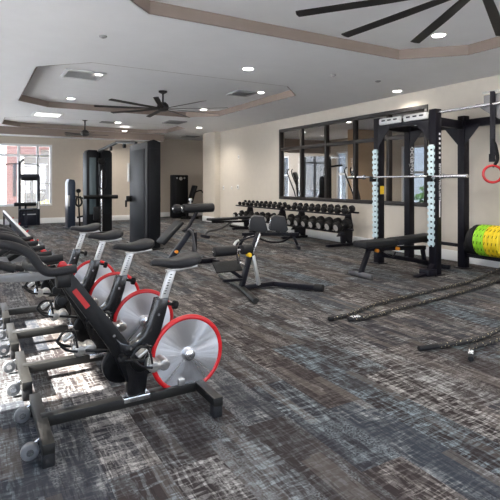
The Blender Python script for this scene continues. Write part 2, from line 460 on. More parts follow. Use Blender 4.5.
# ---------------------------------------------------------------- neighbouring room seen through the interior window
NX0, NX1, NY0, NY1 = 7.0, 12.0, 3.2, 19.2
struct(MB().box(((NX0+NX1)/2+.05, (NY0+14.7)/2, -.05), (NX1-NX0, 14.7-NY0, .098)).build('floor_studio', M['carpet'], smooth=False))
struct(MB().box((10.6, 17, -.05), (2.9, 4.6, .098)).build('floor_passage', M['carpet'], smooth=False))
struct(MB().box((9.5, (NY0+14.7)/2, H+.06), (5, 14.7-NY0, .08)).build('ceiling_studio', M['ceil'], smooth=False))
struct(MB().box((10.6, 17, H+.06), (2.9, 4.6, .08)).build('ceiling_passage', M['ceil'], smooth=False))
nh = [(8.9, 10.9, .55, 2.45), (13.0, 14.1, .55, 2.45), (17.3, 18.3, .55, 2.45)]
wall_with_holes('wall_studio_far', M['backwall'], 'X', NX1, .12, NY0, NY1, H+.02, nh)
for i, (a, b, z0, z1) in enumerate(nh):
    window(10+i, 'X', NX1+.05, a, b, z0, z1, [(a+b)/2], [1.6], M['winwhite'], M['glass3'], .07, .1)
struct(MB().box((9.5, NY0-.05, H/2), (5, .1, H)).build('wall_studio_near', M['tan'], smooth=False))
struct(MB().box((10.6, NY1+.05, H/2), (2.9, .1, H)).build('wall_studio_end', M['backwall'], smooth=False))
struct(MB().box((10.6, 11.1, H/2), (1.2, .25, H)).build('wall_stub', M['tan'], smooth=False))
struct(MB().box((9.6, 14.6, 2.65), (4.8, .3, .5)).build('trim_8', M['fascia'], smooth=False))

# ---------------------------------------------------------------- outside
struct(MB().box((0, 40, -.35), (90, 120, .1)).build('ground', M['pave'], smooth=False))
struct(MB().box((XL-1.7, 11.3, 2.78), (3.0, 12.0, .12)).build('trim_9', M['ceil'], smooth=False))  # unseen roof overhang, added to block sun at the farther left windows
bld = thing('building', 'red brick building beyond the back window', 'building', (1.5, 24.5, -.3))
MB().box((0, 0, 3.6), (.55, 1, 7.2)).build('wall', M['brick'], bld, smooth=False)
MB().box((.72, 0, 5.0), (.87, .9, 4.4)).build('upper_storey', M['brick'], bld, smooth=False)
for z in (1.7, 4.6):
    w = MB().box((.05, -.51, z), (.14, .05, 1.5), bev=.01).build('window', M['bronze'], bld)
bl2 = thing('building', 'pale rendered building beside the red one outside the back window', 'building', (4.9, 28, -.3))
MB().box((0, 0, 3), (5.6, 4, 6)).build('wall', M['outwhite'], bl2, smooth=False)
MB().box((0, -2.05, 3.35), (5.7, .2, .25), bev=.01).build('ledge', M['brick'], bl2)
def bush(name, label, loc, r, m, n=260, seed=1, sz=.09):
    rr = random.Random(seed); mb = MB()
    for _ in range(n):
        d = V((rr.gauss(0, 1), rr.gauss(0, 1), rr.gauss(0, 1))).normalized()*r*rr.uniform(.5, 1)
        p = V((d.x*1.1, d.y, d.z*.9+r*.85)); a = V((rr.uniform(-1, 1), rr.uniform(-1, 1), rr.uniform(-1, 1))).normalized()
        b = a.orthogonal().normalized()
        mb.quad(p-a*sz, p-b*sz*.5, p+a*sz, p+b*sz*.5)
    t = thing(name, label, 'shrub', loc)
    mb.build('foliage', m, t, smooth=None)
    MB().cyl((0, 0, 0), (0, 0, r), r*.08, 8).build('stem', M['bronze'], t)
    return t
bush('shrub', 'yellow flowering shrub outside the back window', (2.25, 18.2, -.3), .55, M['yleaf'], 900, 3, .06)
bush('shrub', 'green bushy shrub outside the far room, seen through its nearest window', (16.5, 12.9, -.3), 1.0, M['leaf'], 700, 4, .14)
bush('shrub', 'green bushy shrub outside the far room, seen beside the treadmills', (17.2, 18.0, -.3), .9, M['leaf'], 600, 5, .14)

# ================================================================ CEILING FIXTURES
def downlight_proto():
    t = thing('ceiling_light', 'x', 'ceiling light')
    MB().lathe([(.075, -.004), (.1, -.004), (.105, 0), (.1, .0), (.075, .0)], n=32).build('trim_ring', M['base'], t)
    MB().cyl((0, 0, -.006), (0, 0, .0), .074, 32).build('lens', M['lamp'], t)
    return t
dl = downlight_proto(); first = True
spots = [
 (3.38, 5.89, H, 'round recessed light between the two front ceiling trays'),
 (4.82, 7.93, HT, 'round recessed light beside the slim dark vent in the middle tray'),
 (5.78, 13.0, H, 'round recessed light near the pale pier'),
 (6.5, 6.0, H, 'round recessed light above the power rack near the wall'),
 (1.74, 10.5, HT, 'round recessed light near the far left corner of the middle tray'),
 (1.74, 7.83, HT, 'round recessed light beside the square vent'),
 (3.37, 13.0, H, 'round recessed light behind the middle fan, left one'),
 (4.78, 3.77, HT, 'round recessed light among the blades of the nearest fan'),
 (4.78, 10.49, HT, 'round recessed light behind the right blades of the middle fan'),
 (4.1, 15.0, H, 'small round recessed light just above the dark tower'),
 (1.35, 12.2, H, 'round recessed light far left beside the bright ceiling panel'),
 (1.4, 3.6, HT, None), (1.4, .4, HT, None), (4.8, .4, HT, None), (3.4, -1.4, H, None), (6.3, 1.5, H, None), (0, 5.6, H, None), (6.3, 9.6, H, None)]
lampspots = []
for (x, y, z, lab) in spots:
    lampspots.append((x, y, z))
    if lab is None: continue
    o = dl if first else copy_tree(dl)
    first = False
    o.location = (x, y, z-.001); o['label'] = lab; o['group'] = 'recessed ceiling lights'

def vent(label, x, y, z, w, d, m=M['vent'], dark=M['ventdark'], rz=0, n=6):
    t = thing('ceiling_vent', label, 'vent', (x, y, z), rz, 'ceiling vents')
    f = MB(); e = .05
    f.box((0, d/2-e/2, -.012), (w, e, .022), bev=.004).box((0, -d/2+e/2, -.012), (w, e, .022), bev=.004)
    f.box((-w/2+e/2, 0, -.012), (e, d-2*e, .022), bev=.004).box((w/2-e/2, 0, -.012), (e, d-2*e, .022), bev=.004)
    f.build('frame', m, t)
    MB().box((0, 0, -.003), (w-2*e, d-2*e, .004)).build('backing', dark, t, smooth=False)
    s = MB()
    for k in range(n):
        yy = -d/2+e+(k+.5)*(d-2*e)/n
        s.box((0, yy, -.011), (w-2*e, (d-2*e)/n*.75, .004), (rad(30), 'X'))
    s.build('louver', m, t, smooth=False)
    return t
vent('square white air vent near the left edge of the middle tray', 1.52, 8.05, HT, .62, .62, M['vent'], M['vent'])
vent('slim dark air vent beside a light in the middle tray', 4.55, 8.15, HT, .45, .5, M['ventdark'], M['black'])
vent('dark air vent behind the middle fan on the right', 4.65, 12.1, H, .5, .6, M['ventdark'], M['black'])
vent('small dark air vent above the tall dark tower', 3.4, 14.0-.0+.0, HT, .5, .5, M['ventdark'], M['black'])
vent('grey air vent above the far right alcove', 6.6, 15.6, H, .5, .5, M['ventdark'], M['black'])
# square ceiling vent; its emission stands in for reflected sunlight
t = thing('ceiling_light', 'square ceiling vent at far left, reflected sunlight added as glow', 'ceiling light', (1.5, 12.25, H))
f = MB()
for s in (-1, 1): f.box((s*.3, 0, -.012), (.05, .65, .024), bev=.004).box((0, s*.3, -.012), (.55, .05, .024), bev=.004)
f.build('frame', M['base'], t); MB().box((0, 0, -.006), (.55, .55, .012)).build('glow_face', M['panel'], t, smooth=False)
# detectors
for (x, y, lab) in ((1.23, 5.38, 'small round smoke detector on the ceiling, left side'), (4.69, 5.59, 'small round sensor on the ceiling between two lights'), (5.59, 5.56, 'small sensor beside the light over the rack')):
    t = thing('smoke_detector', lab, 'smoke detector', (x, y, H), 0, 'ceiling sensors')
    MB().lathe([(.0, -.02), (.025, -.02), (.042, -.012), (.045, 0)], n=24).build('housing', M['ventdark'], t)
    MB().cyl((0, 0, -.024), (0, 0, -.019), .015, 12).build('sensor_grille', M['ventdark'], t)

def fan(label, x, y, ztop, zb, R, n, a0, group='large ceiling fans'):
    t = thing('ceiling_fan', label, 'ceiling fan', (x, y, ztop), 0, group)
    d = zb-ztop
    MB().lathe([(0, 0), (.085, 0), (.08, -.03), (.03, -.055), (0, -.055)], n=24).build('canopy', M['fan'], t)
    MB().cyl((0, 0, -.05), (0, 0, d+.12), .018, 12).build('downrod', M['fan'], t)
    MB().lathe([(0, d+.13), (.06, d+.12), (.1, d+.08), (.115, d+.03), (.1, d-.03), (.06, d-.05), (0, d-.05)], n=32).build('motor', M['fan'], t)
    for k in range(n):
        a = a0+k*2*math.pi/n; c, s = math.cos(a), math.sin(a)
        mb = MB(); poly = [(.09, -.035), (R*.5, -.05), (R, -.045), (R+.01, 0), (R, .045), (.09, .03)]
        mb.prism(poly, 'Z', -.004, .004)
        bmesh.ops.rotate(mb.bm, verts=mb.bm.verts, cent=(0, 0, 0), matrix=Matrix.Rotation(rad(10), 3, 'X'))
        bmesh.ops.rotate(mb.bm, verts=mb.bm.verts, cent=(0, 0, 0), matrix=Matrix.Rotation(a, 3, 'Z'))
        bmesh.ops.translate(mb.bm, verts=mb.bm.verts, vec=(0, 0, d))
        mb.build('blade', M['fan'], t, smooth=False)
    return t
fan('large dark ceiling fan nearest the camera, partly out of frame at top right', 3.12, 2.1, HT, 2.70, 1.38, 11, rad(27))
fan('dark many-bladed ceiling fan in the middle tray', 3.13, 8.75, HT, 2.71, 1.25, 9, rad(5))
fan('small far ceiling fan above the cable machine', 2.65, 13.75, HT, 2.62, .62, 5, rad(-10))
fan('dark ceiling fan in the room beyond the interior window', 10.4, 16.6, H+.02, 2.55, .8, 8, 0)

# ================================================================ SPIN BIKES
def make_bike():
    t = thing('spin_bike', 'x', 'exercise bike')
    X0 = .27   # world x of front stabiliser in measurements; local x = X-X0
    def q(X, z, y=0): return (X-X0, y, z)
    # base
    MB().bar(q(.29, .088), q(1.13, .088), .060, .052, bev=.0025).build('base_beam', M['beam'], t)
    for nm, X, w in (('front_stabilizer', .29, .30), ('rear_stabilizer', 1.16, .27)):
        s = MB().bar((X-X0, -w, .088), (X-X0, w, .088), .054, .048, bev=.0025).build(nm, M['beam'], t)
        for sy in (-1, 1):
            MB().box((X-X0, sy*(w-.03), .033), (.056, .055, .065), bev=.008).build('foot', M['rubber'], s)
    for sy in (-1, 1):
        s = MB().cyl((-.05, sy*.20-.016, .05), (-.05, sy*.20+.016, .05), .040, 28, bev=.008).build('transport_wheel', M['wheel'], t)
        MB().cyl((-.05, sy*.20-.020, .05), (-.05, sy*.20+.020, .05), .016, 14).build('wheel_hub', M['steel'], s)
        MB().bar((-.05, sy*.20+.026, .05), (.0, sy*.20+.026, .075), .008, .03).build('wheel_bracket', M['steel'], s)
    # main side-plate frame
    mast = [(.335, .845), (.425, .845), (.68, .49), (.74, .40), (.80, .30), (.80, .20), (.72, .20), (.665, .33), (.60, .44)]
    MB().prism([(a-X0, b) for a, b in mast], 'Y', -.03, .03, bev=.006).build('frame', M['frame'], t)
    arm = [(.655, .46), (.69, .425), (.735, .405), (.78, .415), (.82, .45), (.85, .50), (.872, .56), (.893, .635), (.965, .635), (.945, .55), (.915, .45), (.865, .36),
           (.842, .24), (.825, .12), (.725, .12), (.725, .22), (.70, .33)]
    MB().prism([(a-X0, b) for a, b in arm], 'Y', -.034, .042, bev=.008).build('seat_arm', M['gloss'], t)
    MB().box((.655-X0, .035, .455), (.03, .05, .05), (rad(40), 'Y'), bev=.012).build('arm_bracket', M['alu'], t)
    f = MB()
    for a, b in ((.65, .47), (.77, .30), (.74, .385), (.90, .55)):
        f.cyl(q(a, b, -.038), q(a, b, -.029), .008, 10)
    f.build('bolt', M['steel'], t)
    # red decal lying on the near face of the mast
    d = MB(); a0, a1 = V((.445-X0, -.0315, .74)), V((.515-X0, -.0315, .640)); nrm = V((.82, 0, .57))*.013
    d.quad(a0-nrm, a1-nrm, a1+nrm, a0+nrm)
    bmesh.ops.solidify(d.bm, geom=d.bm.faces[:], thickness=.001)
    d.build('decal', M['reddull'], t, smooth=False)['label'] = 'red label on the frame'
    # belt guard on the far side and crank boss
    MB().cyl(q(.71, .28, .032), q(.71, .28, .074), .105, 40, bev=.012).build('belt_guard', M['frame'], t)
    g = MB().prism([(.70-X0, .175), (.64-X0, .20), (.62-X0, .32), (.65-X0, .39), (1.09-X0, .345), (1.09-X0, .225)], 'Y', .032, .074, bev=.008)
    g.build('belt_cover', M['frame'], t)
    MB().cyl(q(.80, .31, -.045), q(.80, .31, .045), .062, 30, bev=.006).build('crank_boss', M['frame'], t)
    MB().box(q(.775, .105), (.15, .085, .03), bev=.005).build('frame_clamp', M['steel'], t)
    # cranks + pedals
    for sy, ang in ((-1, rad(-11)), (1, rad(169))):
        ex, ez = .69+.17*math.cos(ang), .345+.17*math.sin(ang)
        c = MB().bar(q(.69, .345, sy*.085), q(ex, ez, sy*.085), .014, .026, up=(0, 1, 0), bev=.004).cyl(q(.69, .345, sy*.03), q(.69, .345, sy*.092), .022, 16, bev=.003).build('crank_arm', M['frame'], t)
        p = MB().box(q(ex, ez, sy*.13), (.085, .09, .046), bev=.016, seg=3).cyl(q(ex-.03, ez, sy*.13-.045), q(ex-.03, ez, sy*.13+.045), .031, 16, bev=.008).cyl(q(ex+.03, ez, sy*.13-.045), q(ex+.03, ez, sy*.13+.045), .031, 16, bev=.008).build('pedal', M['alu'], t)
        MB().tube([q(ex-.04, ez+.0, sy*.13-.045), q(ex-.10, ez+.02, sy*.13-.04), q(ex-.14, ez+.06, sy*.13), q(ex-.10, ez+.02, sy*.13+.04), q(ex-.04, ez+.0, sy*.13+.045)], .007, 8).tube([q(ex-.14, ez+.055, sy*.13), q(ex-.10, ez+.105, sy*.13), q(ex-.03, ez+.095, sy*.13)], .007, 8).tube([q(ex-.04, ez+.02, sy*.13-.045), q(ex-.05, ez+.09, sy*.13-.03), q(ex-.05, ez+.10, sy*.13+.03), q(ex-.04, ez+.02, sy*.13+.045)], .006, 8).build('toe_cage', M['black'], p)
        MB().box(q(ex-.085, ez+.075, sy*.13), (.06, .06, .018), (rad(-35), 'Y'), bev=.006).build('toe_clip', M['alu'], p)
        MB().tube([q(ex-.07, ez, sy*.13-.045), q(ex-.05, ez+.06, sy*.13-.02), q(ex-.05, ez+.06, sy*.13+.02), q(ex-.07, ez, sy*.13+.045)], .0035, 6).build('pedal_strap', M['steel'], p)
    # flywheel
    hx, hz, R = 1.09, .285, .222
    fw = MB().lathe([(0, -.012), (.05, -.012), (R-.018, -.008), (R-.018, .008), (.05, .012), (0, .012)], o=q(hx, hz, .005), axis=(0, 1, 0), n=64).build('flywheel', M['fly'], t)
    MB().tube([q(hx+(R-.008)*math.cos(a), hz+(R-.008)*math.sin(a), .005) for a in [2*math.pi*k/48 for k in range(48)]], .0155, 10, smooth=False, closed=True).build('rim_guard', M['red'], fw)
    MB().lathe([(0, -.05), (.014, -.05), (.032, -.042), (.04, -.02), (.04, .02), (0, .02)], o=q(hx, hz, .005), axis=(0, 1, 0), n=28).build('hub', M['steel'], fw)
    MB().box(q(1.045, .125, -.0), (.04, .05, .05), bev=.006).build('rim_bracket', M['alu'], t)
    MB().bar(q(.85, .335, .035), q(1.07, .29, .035), .02, .05, up=(0, 1, 0), bev=.004).build('axle_arm', M['frame'], t)
    # seat post, slide, saddle
    sp = MB().bar(q(.918, .57), q(.992, .79), .034, .044, bev=.005).build('seat_post', M['silver'], t)
    n = MB()
    for k in range(8):
        u = k/8; n.box(q(.942+.045*u, .66+.12*u, -.0175), (.012, .002, .005))
    n.build('scale_mark', M['black'], sp)
    kn = MB().cyl(q(.955, .60), q(1.0, .587), .01, 10).cyl(q(.998, .587), q(1.025, .58), .026, 12, bev=.006).build('post_knob', M['black'], t)
    MB().bar(q(.955, .785), q(1.15, .80), .034, .016, bev=.004).build('seat_slide', M['alu'], t)
    sc = MB().cyl(q(1.045, .79), q(1.045, .83), .014, 12).box(q(1.045, .812), (.05, .05, .018), bev=.004).build('seat_clamp', M['black'], t)
    # saddle by cross sections (x, half width, top z, thickness)
    secs = [(.865, .020, .848, .025), (.885, .028, .862, .042), (.93, .034, .862, .050), (.98, .045, .857, .058), (1.03, .075, .866, .070), (1.08, .105, .880, .080), (1.12, .105, .884, .074), (1.145, .08, .880, .055), (1.158, .04, .872, .03)]
    mb = MB(); rings = []; n_ = 16
    for (X, w, zt, th) in secs:
        r = []
        for k in range(n_):
            a = 2*math.pi*k/n_; c, s = math.cos(a), math.sin(a)
            yy = w*math.copysign(abs(c)**.8, c); zz = (zt-th/2)+th/2*math.copysign(abs(s)**.8, s)
            r.append(mb.bm.verts.new((X-X0, yy, zz)))
        rings.append(r)
    for A, B in zip(rings, rings[1:]):
        for k in range(n_): mb.bm.faces.new((A[k], A[(k+1) % n_], B[(k+1) % n_], B[k]))
    mb.bm.faces.new(rings[0][::-1]); mb.bm.faces.new(rings[-1])
    mb.build('saddle', M['seat'], t)
    # handlebar
    MB().prism([(-.24, .845), (.18, .855), (.175, .825), (.13, .81), (-.02, .80), (-.24, .82)], 'Y', -.022, .022, bev=.004).build('handlebar_slide', M['midgrey'], t)
    MB().box(q(.395, .79), (.07, .075, .07), bev=.008).build('handlebar_clamp', M['frame'], t)
    MB().box((-.0, 0, .865), (.08, .07, .02), (rad(-25), 'Y'), bev=.005).build('clamp_plate', M['alu'], t)
    hb = MB()
    for s in (-1, 1):
        hb.tube([(.155, s*.20, .880), (.05, s*.205, .872), (0.0, s*.205, .895), (-.05, s*.20, .965), (-.12, s*.19, 1.005), (-.22, s*.165, 1.02), (-.31, s*.12, 1.0), (-.34, s*.05, .96), (-.34, 0, .94)], [.0215]*9, 14)
        hb.tube([(-.005, s*.19, .892), (-.04, s*.10, .885), (-.05, 0, .882)], .017, 12)
    hb.tube([(-.34, 0, .945), (-.24, 0, .915), (-.10, 0, .868)], .02, 12)
    hb.build('handlebar', M['foam'], t)
    MB().box((-.155, 0, .965), (.09, .12, .03), (rad(-30), 'Y'), bev=.008).build('console', M['black'], t)
    lv = MB().cyl((.135, .075, .855), (.135, .092, .855), .022, 24, bev=.005).bar((.135, .085, .85), (.185, .085, .85), .010, .010).build('gear_lever', M['red'], t)
    MB().tube([(.10, .085, .855), (.04, .085, .84), (0, .04, .83), (.0, .0, .82)], .009, 8).build('lever_stem', M['black'], t)
    kn = MB().cyl((.09, -.025, .70), (.09, -.06, .70), .012, 10).cyl((.09, -.055, .70), (.09, -.085, .70), .026, 12, bev=.006)
    bmesh.ops.translate(kn.bm, verts=kn.bm.verts, vec=(.02, 0, -.0))
    kn.build('mast_knob', M['black'], t)
    wb = MB().cyl(q(.50, .60, 0), q(.47, .50, 0), .0, 4) if False else None
    return t
bike = make_bike()
blabs = ['spin bike nearest the camera, whole flywheel in view', 'second spin bike from the camera, flywheel half hidden behind the nearest bike',
         'third spin bike from the camera, between the second and the farthest', 'farthest spin bike of the row, small red flywheel arc showing']
for i, (x, y) in enumerate(((.27, 2.62), (.25, 3.40), (.235, 4.18), (.22, 4.96))):
    o = bike if i == 0 else copy_tree(bike)
    o.location = (x, y, 0); o['label'] = blabs[i]; o['group'] = 'row of spin bikes'
    if i:   # the other three have their handlebars slid further down the mast
        d = V((.125, 0, -.135))
        for ch in o.children:
            k = ch.name.split('.')[0]
            if k in ('handlebar', 'handlebar_slide', 'handlebar_clamp', 'clamp_plate', 'console', 'gear_lever', 'lever_stem'): ch.location = d
            if k in ('decal', 'mast_knob'): ch.location = V((.10, 0, -.11))
            if k == 'frame':
                if i == 1:
                    low = ch.data.copy()
                    for v in low.vertices:
                        if v.co.z > .70 and v.co.x < .25: v.co += d
                ch.data = low

# long low rack with red hooks behind the bikes
t = thing('storage_rack', 'long low dark rack with pale top edge and red hooks behind the bikes', 'rack', (.68, 6.3, 0))
MB().box((0, 4.2, .445), (.03, 8.4, .11), bev=.004).build('rail', M['black'], t)
MB().box((-.005, 4.2, .508), (.05, 8.4, .016), bev=.004).build('top_edge', M['alu'], t)
for yy in (.15, 2.8, 5.5, 8.2):
    MB().box((0, yy, .20), (.04, .05, .38), bev=.004).box((0, yy, .015), (.36, .06, .03), bev=.004).build('leg', M['black'], t)
for yy in (.02, 1.35, 2.9, 4.6, 6.5):
    MB().tube([(.015, yy, .44), (.06, yy, .42), (.10, yy, .42), (.13, yy, .45)], .013, 8).box((.02, yy, .47), (.012, .07, .07), bev=.004).build('hook', M['red'], t)

# ================================================================ POWER RACK
def make_rack():
    t = thing('power_rack', 'tall black power rack bolted up beside the wall, with long pull-up bar', 'power rack')
    w, d = .125, .115
    posts = [(5.58, 4.46, 2.32), (5.62, 5.57, 2.32), (6.42, 5.66, 2.30), (6.42, 4.62, 2.30), (5.58, 3.2, 2.32), (6.42, 3.2, 2.3)]
    for i, (x, y, h) in enumerate(posts):
        hm = MB().box((x, y, h/2), (w, d, h), bev=.006).mark(M['black'])
        for k in range(20 if i not in (0, 2) else 0):
            z = .35+k*.095
            hm.cyl((x, y-d/2-.0012, z), (x, y-d/2+.001, z), .010, 8)
        p = hm.build('post', M['rack'], t)
        fp = MB().box((x, y, .006), (.2, .18, .012), bev=.002).build('foot_plate', M['rack'], p)
        if i == 0:
            lg = MB()
            for k in range(6): lg.box((x+.022, y-d/2-.001, 1.97-k*.066), (.032, .002, .03))
            lg.box((x+.022, y-d/2-.001, .93), (.022, .002, .24)); lg.build('emblem', M['white'], p, smooth=False)
            text('lettering', 'BEYOND YOUR LIMITS', .052, M['white'], p, (x+.022, y-d/2-.003, 1.56), (rad(90), rad(90), 0))
            MB().box((x-w/2-.085, y, .05), (.18, .16, .09), bev=.01).prism([(x-w/2-.36, .012), (x-w/2, .012), (x-w/2, .16), (x-w/2-.10, .06)], 'Y', y-.04, y+.04).build('front_foot', M['rack'], p)
        if i == 2:
            text('lettering', 'octagon', .16, M['white'], p, (x+.012, y-d/2-.003, 1.90), (rad(90), rad(90), 0))
        if i == 1:
            MB().box((x+.01, y-d/2-.002, 1.17), (.085, .003, .13)).build('warning_sticker', M['yellow'], p, smooth=False)
    # hanging strap sleeve plates of pale notched steel on front posts
    for (x, y, z0, z1) in ((5.62, 5.57, .40, 1.82), (5.58, 4.46, .40, 1.82)):
        s = MB(); xx = x-w/2-.018
        s.box((xx, y, (z0+z1)/2), (.03, .07, z1-z0), bev=.003)
        n = 17
        for k in range(n):
            z = z0+(k+.5)*(z1-z0)/n
            s.prism([(y+.034, z-.030), (y+.055, z-.012), (y+.055, z+.022), (y+.034, z+.018)], 'X', xx-.014, xx+.014).prism([(y-.034, z-.030), (y-.050, z-.012), (y-.050, z+.022), (y-.034, z+.018)], 'X', xx-.013, xx+.013)
        s.mark(M['rack'])
        for k in range(n):
            z = z0+(k+.15)*(z1-z0)/n
            s.box((xx-.0155, y-.012, z), (.002, .03, .022))
        s.build('notched_upright', M['strip'], t)
    # top beams
    tb = MB().box((5.60, 5.015, 2.20), (.09, 1.00, .12), bev=.004).build('top_beam', M['rack'], t)
    for (a, b) in (((5.69, 5.58, 2.2), (6.35, 5.65, 2.2)), ((5.65, 4.5, 2.16), (6.35, 4.62, 2.16)), ((6.42, 5.6, 2.18), (6.42, 4.68, 2.18)), ((6.42, 4.56, 2.18), (6.42, 3.26, 2.18)), ((5.65, 3.2, 2.18), (6.35, 3.2, 2.18))):
        MB().bar(a, b, .07, .12).build('top_beam', M['rack'], t)
    MB().bar((6.42, 5.6, .33), (6.42, 4.68, .33), .05, .05).build('lower_beam', M['rack'], t)
    MB().bar((6.42, 4.56, .2), (6.42, 3.26, .2), .05, .05).build('lower_beam', M['rack'], t)
    # gussets
    for (y, s, x) in ((5.52, -1, 5.60), (4.52, 1, 5.60), (4.56, -1, 6.42), (4.68, 1, 6.42), (3.26, 1, 6.42), (5.60, -1, 6.42)):
        MB().prism([(y, 2.16), (y+s*.24, 2.16), (y+s*.24, 2.13), (y, 1.86)], 'X', x-.048, x-.040).build('gusset', M['rack'], t, smooth=False)
    # pull-up bar and joining plates toward the camera
    MB().cyl((5.56, 5.6, 2.30), (5.56, 5.6, 2.31), .01).bm.free()
    pb = MB().cyl((5.58, 4.4, 2.27), (5.58, 3.26, 2.27), .019, 16).build('pull_up_bar', M['steel'], t)
    MB().box((5.60, 3.49, 2.43), (.04, .52, .03), bev=.004).build('trapeze_beam', M['alu'], t)
    MB().prism([(3.86, 2.30), (3.74, 2.30), (3.74, 2.40), (3.30, 2.40), (3.30, 1.98), (3.50, 2.06), (3.68, 2.17)], 'X', 5.60, 5.61).build('star_gusset', M['darksilver'], t, smooth=False)
    # resin holds
    for y in (5.26, 4.77):
        h = MB().box((5.545, y, 2.245), (.05, .44, .10), bev=.022, seg=3)
        h.mark(M['rack'])
        for k in (-1, 0, 1): h.box((5.5185, y+k*.12, 2.255), (.004, .07, .022))
        h.build('grip_hold', M['hold'], t)
    for (y) in (5.57, 4.46):
        MB().box((5.49, y, 1.33), (.09, .07, .05), bev=.005).box((5.452, y, 1.36), (.014, .07, .06), bev=.003).build('bar_hook', M['black'], t)
    return t
make_rack()
# barbell
t = thing('barbell', 'bare steel barbell resting across the power rack', 'barbell', (5.475, 5.0, 1.378))
MB().cyl((0, -.75, 0), (0, .75, 0), .015, 16).build('shaft', M['steel'], t)
for s in (-1, 1):
    MB().cyl((0, s*.74, 0), (0, s*1.12, 0), .025, 20, bev=.003).build('sleeve', M['steel'], t)
    MB().cyl((0, s*.74, 0), (0, s*.77, 0), .036, 20, bev=.004).build('collar', M['steel'], t)
k = thing('barbell_clip', 'black spring clip on the left end of the barbell', 'barbell clip', (5.475, 5.93, 1.378))
MB().tube([(.035*math.cos(a), 0, .035*math.sin(a)) for a in [2*math.pi*j/16 for j in range(16)]], .010, 8, smooth=False, closed=True).build('ring', M['black'], k)
MB().bar((0, 0, -.03), (0, -.0, -.085), .02, .014).bar((0, 0, .03), (0, .0, .055), .02, .014).build('handle', M['black'], k)

# bumper plates lying in the rack tray
def plate(label, y, th, m, r=.225):
    t = thing('weight_plate', label, 'weight plate', (6.42, y, .228+r), 0, 'bumper plates on the low shelf')
    prof = [(.03, -th/2), (.06, -th/2), (.07, -th/2+.006), (r-.035, -th/2+.006), (r-.03, -th/2), (r-.012, -th/2), (r, -th/2+.010), (r, th/2-.010), (r-.012, th/2), (r-.03, th/2), (.07, th/2), (.03, th/2), (.03, -th/2)]
    g = MB().lathe(prof, axis=(0, 1, 0), n=48).mark(M['black'])
    MB().lathe([(.024, -th/2-.001), (.031, -th/2-.001), (.031, th/2+.001), (.024, th/2+.001), (.024, -th/2-.001)], axis=(0, 1, 0), n=24).build('hub_ring', M['steel'], t)
    for k in range(14 if m is not M['rubber'] else 0):
        a = 2*math.pi*k/14; b = a+.17
        g.bar((r*math.cos(a), -th*.1, r*math.sin(a)), (r*math.cos(b), th*.1, r*math.sin(b)), .008, .005, up=(math.cos(a+.08), 0, math.sin(a+.08)), bev=0)
    g.build('disc', m, t)
y = 4.54
for n, m, th, w in ((.12, M['rubber'], .075, 'small black plate at the left end of the row of plates'), (.20, M['rubber'], .06, 'second black plate from the left end of the plate row'), (.222, M['rubber'], .075, 'black bumper plate touching the first lime plate'),
                 (.225, M['green'], .05, 'lime green bumper plate next to the black ones'), (.225, M['green'], .05, 'middle lime green bumper plate'), (.225, M['green'], .05, 'lime green bumper plate touching the yellow plates'),
                 (.225, M['yel'], .055, 'yellow bumper plate touching the lime plates'), (.225, M['yel'], .055, 'second yellow bumper plate from the lime ones'), (.225, M['yel'], .055, 'third yellow bumper plate from the lime ones'), (.225, M['yel'], .055, 'last yellow bumper plate at the right edge of the picture')):
    plate(w, y-th/2, th, m, n); y -= th+.003

# hanging ring and strap
t = thing('gym_ring', 'red gymnastic ring hanging on a black strap from the rack', 'gym ring', (5.57, 3.60, 1.40))
rm = MB().tube([(.105*math.cos(a), 0, .105*math.sin(a)) for a in [2*math.pi*k/40 for k in range(40)]], .016, 12, smooth=False, closed=True)
bmesh.ops.rotate(rm.bm, verts=rm.bm.verts, cent=(0, 0, 0), matrix=Matrix.Rotation(rad(-52), 3, 'Z'))
rm.build('ring', M['red'], t)
R52 = Matrix.Rotation(rad(-52), 4, 'Z')
s = MB().box((0, 0, .59), (.062, .012, .88), R52, bev=.002).build('strap', M['rack'], t)
MB().tube([(0, 0, .085), (.02, -.02, .12), (.04, -.04, .2), (.025, -.02, .36), (.0, 0, .44)], [.012, .02, .022, .02, .012], 8).build('strap_loop', M['black'], t)
MB().box((-.01, .015, .2), (.05, .014, .1), R52, bev=.003).build('buckle', M['black'], t)

# ================================================================ BENCHES
t = thing('weight_bench', 'black flat weight bench with orange knobs in front of the power rack', 'weight bench', (4.53, 4.85, 0))
MB().box((.30, 0, .445), (.62, .27, .09), bev=.025, seg=3).build('seat_pad', M['vinyl'], t)
MB().box((1.03, 0, .462), (.82, .27, .09), (rad(-2), 'Y'), bev=.025, seg=3).build('back_pad', M['vinyl'], t)
MB().bar((.15, 0, .38), (1.3, 0, .32), .06, .06).build('spine', M['rack'], t)
MB().bar((.18, 0, .38), (.02, 0, .05), .05, .06).build('front_leg', M['rack'], t)
MB().bar((.02, -.22, .04), (.02, .22, .04), .05, .06).build('front_foot', M['darksilver'], t)
MB().bar((.3, 0, .30), (1.5, 0, .06), .06, .06).build('base_rail', M['rack'], t)
MB().bar((1.5, -.28, .05), (1.5, .28, .05), .06, .06).build('rear_foot', M['rack'], t)
MB().bar((1.25, 0, .33), (1.3, 0, .10), .05, .05).build('rear_leg', M['rack'], t)
for x in (.26, .66):
    MB().cyl((x, -.04, .355), (x, -.09, .355), .024, 14, bev=.005).cyl((x, -.02, .355), (x, -.05, .355), .01, 10).build('knob', M['orange'], t)
MB().tube([(.36, -.06, .33), (.5, -.1, .25), (.62, -.06, .30)], .014, 8).build('adjust_arm', M['rack'], t)

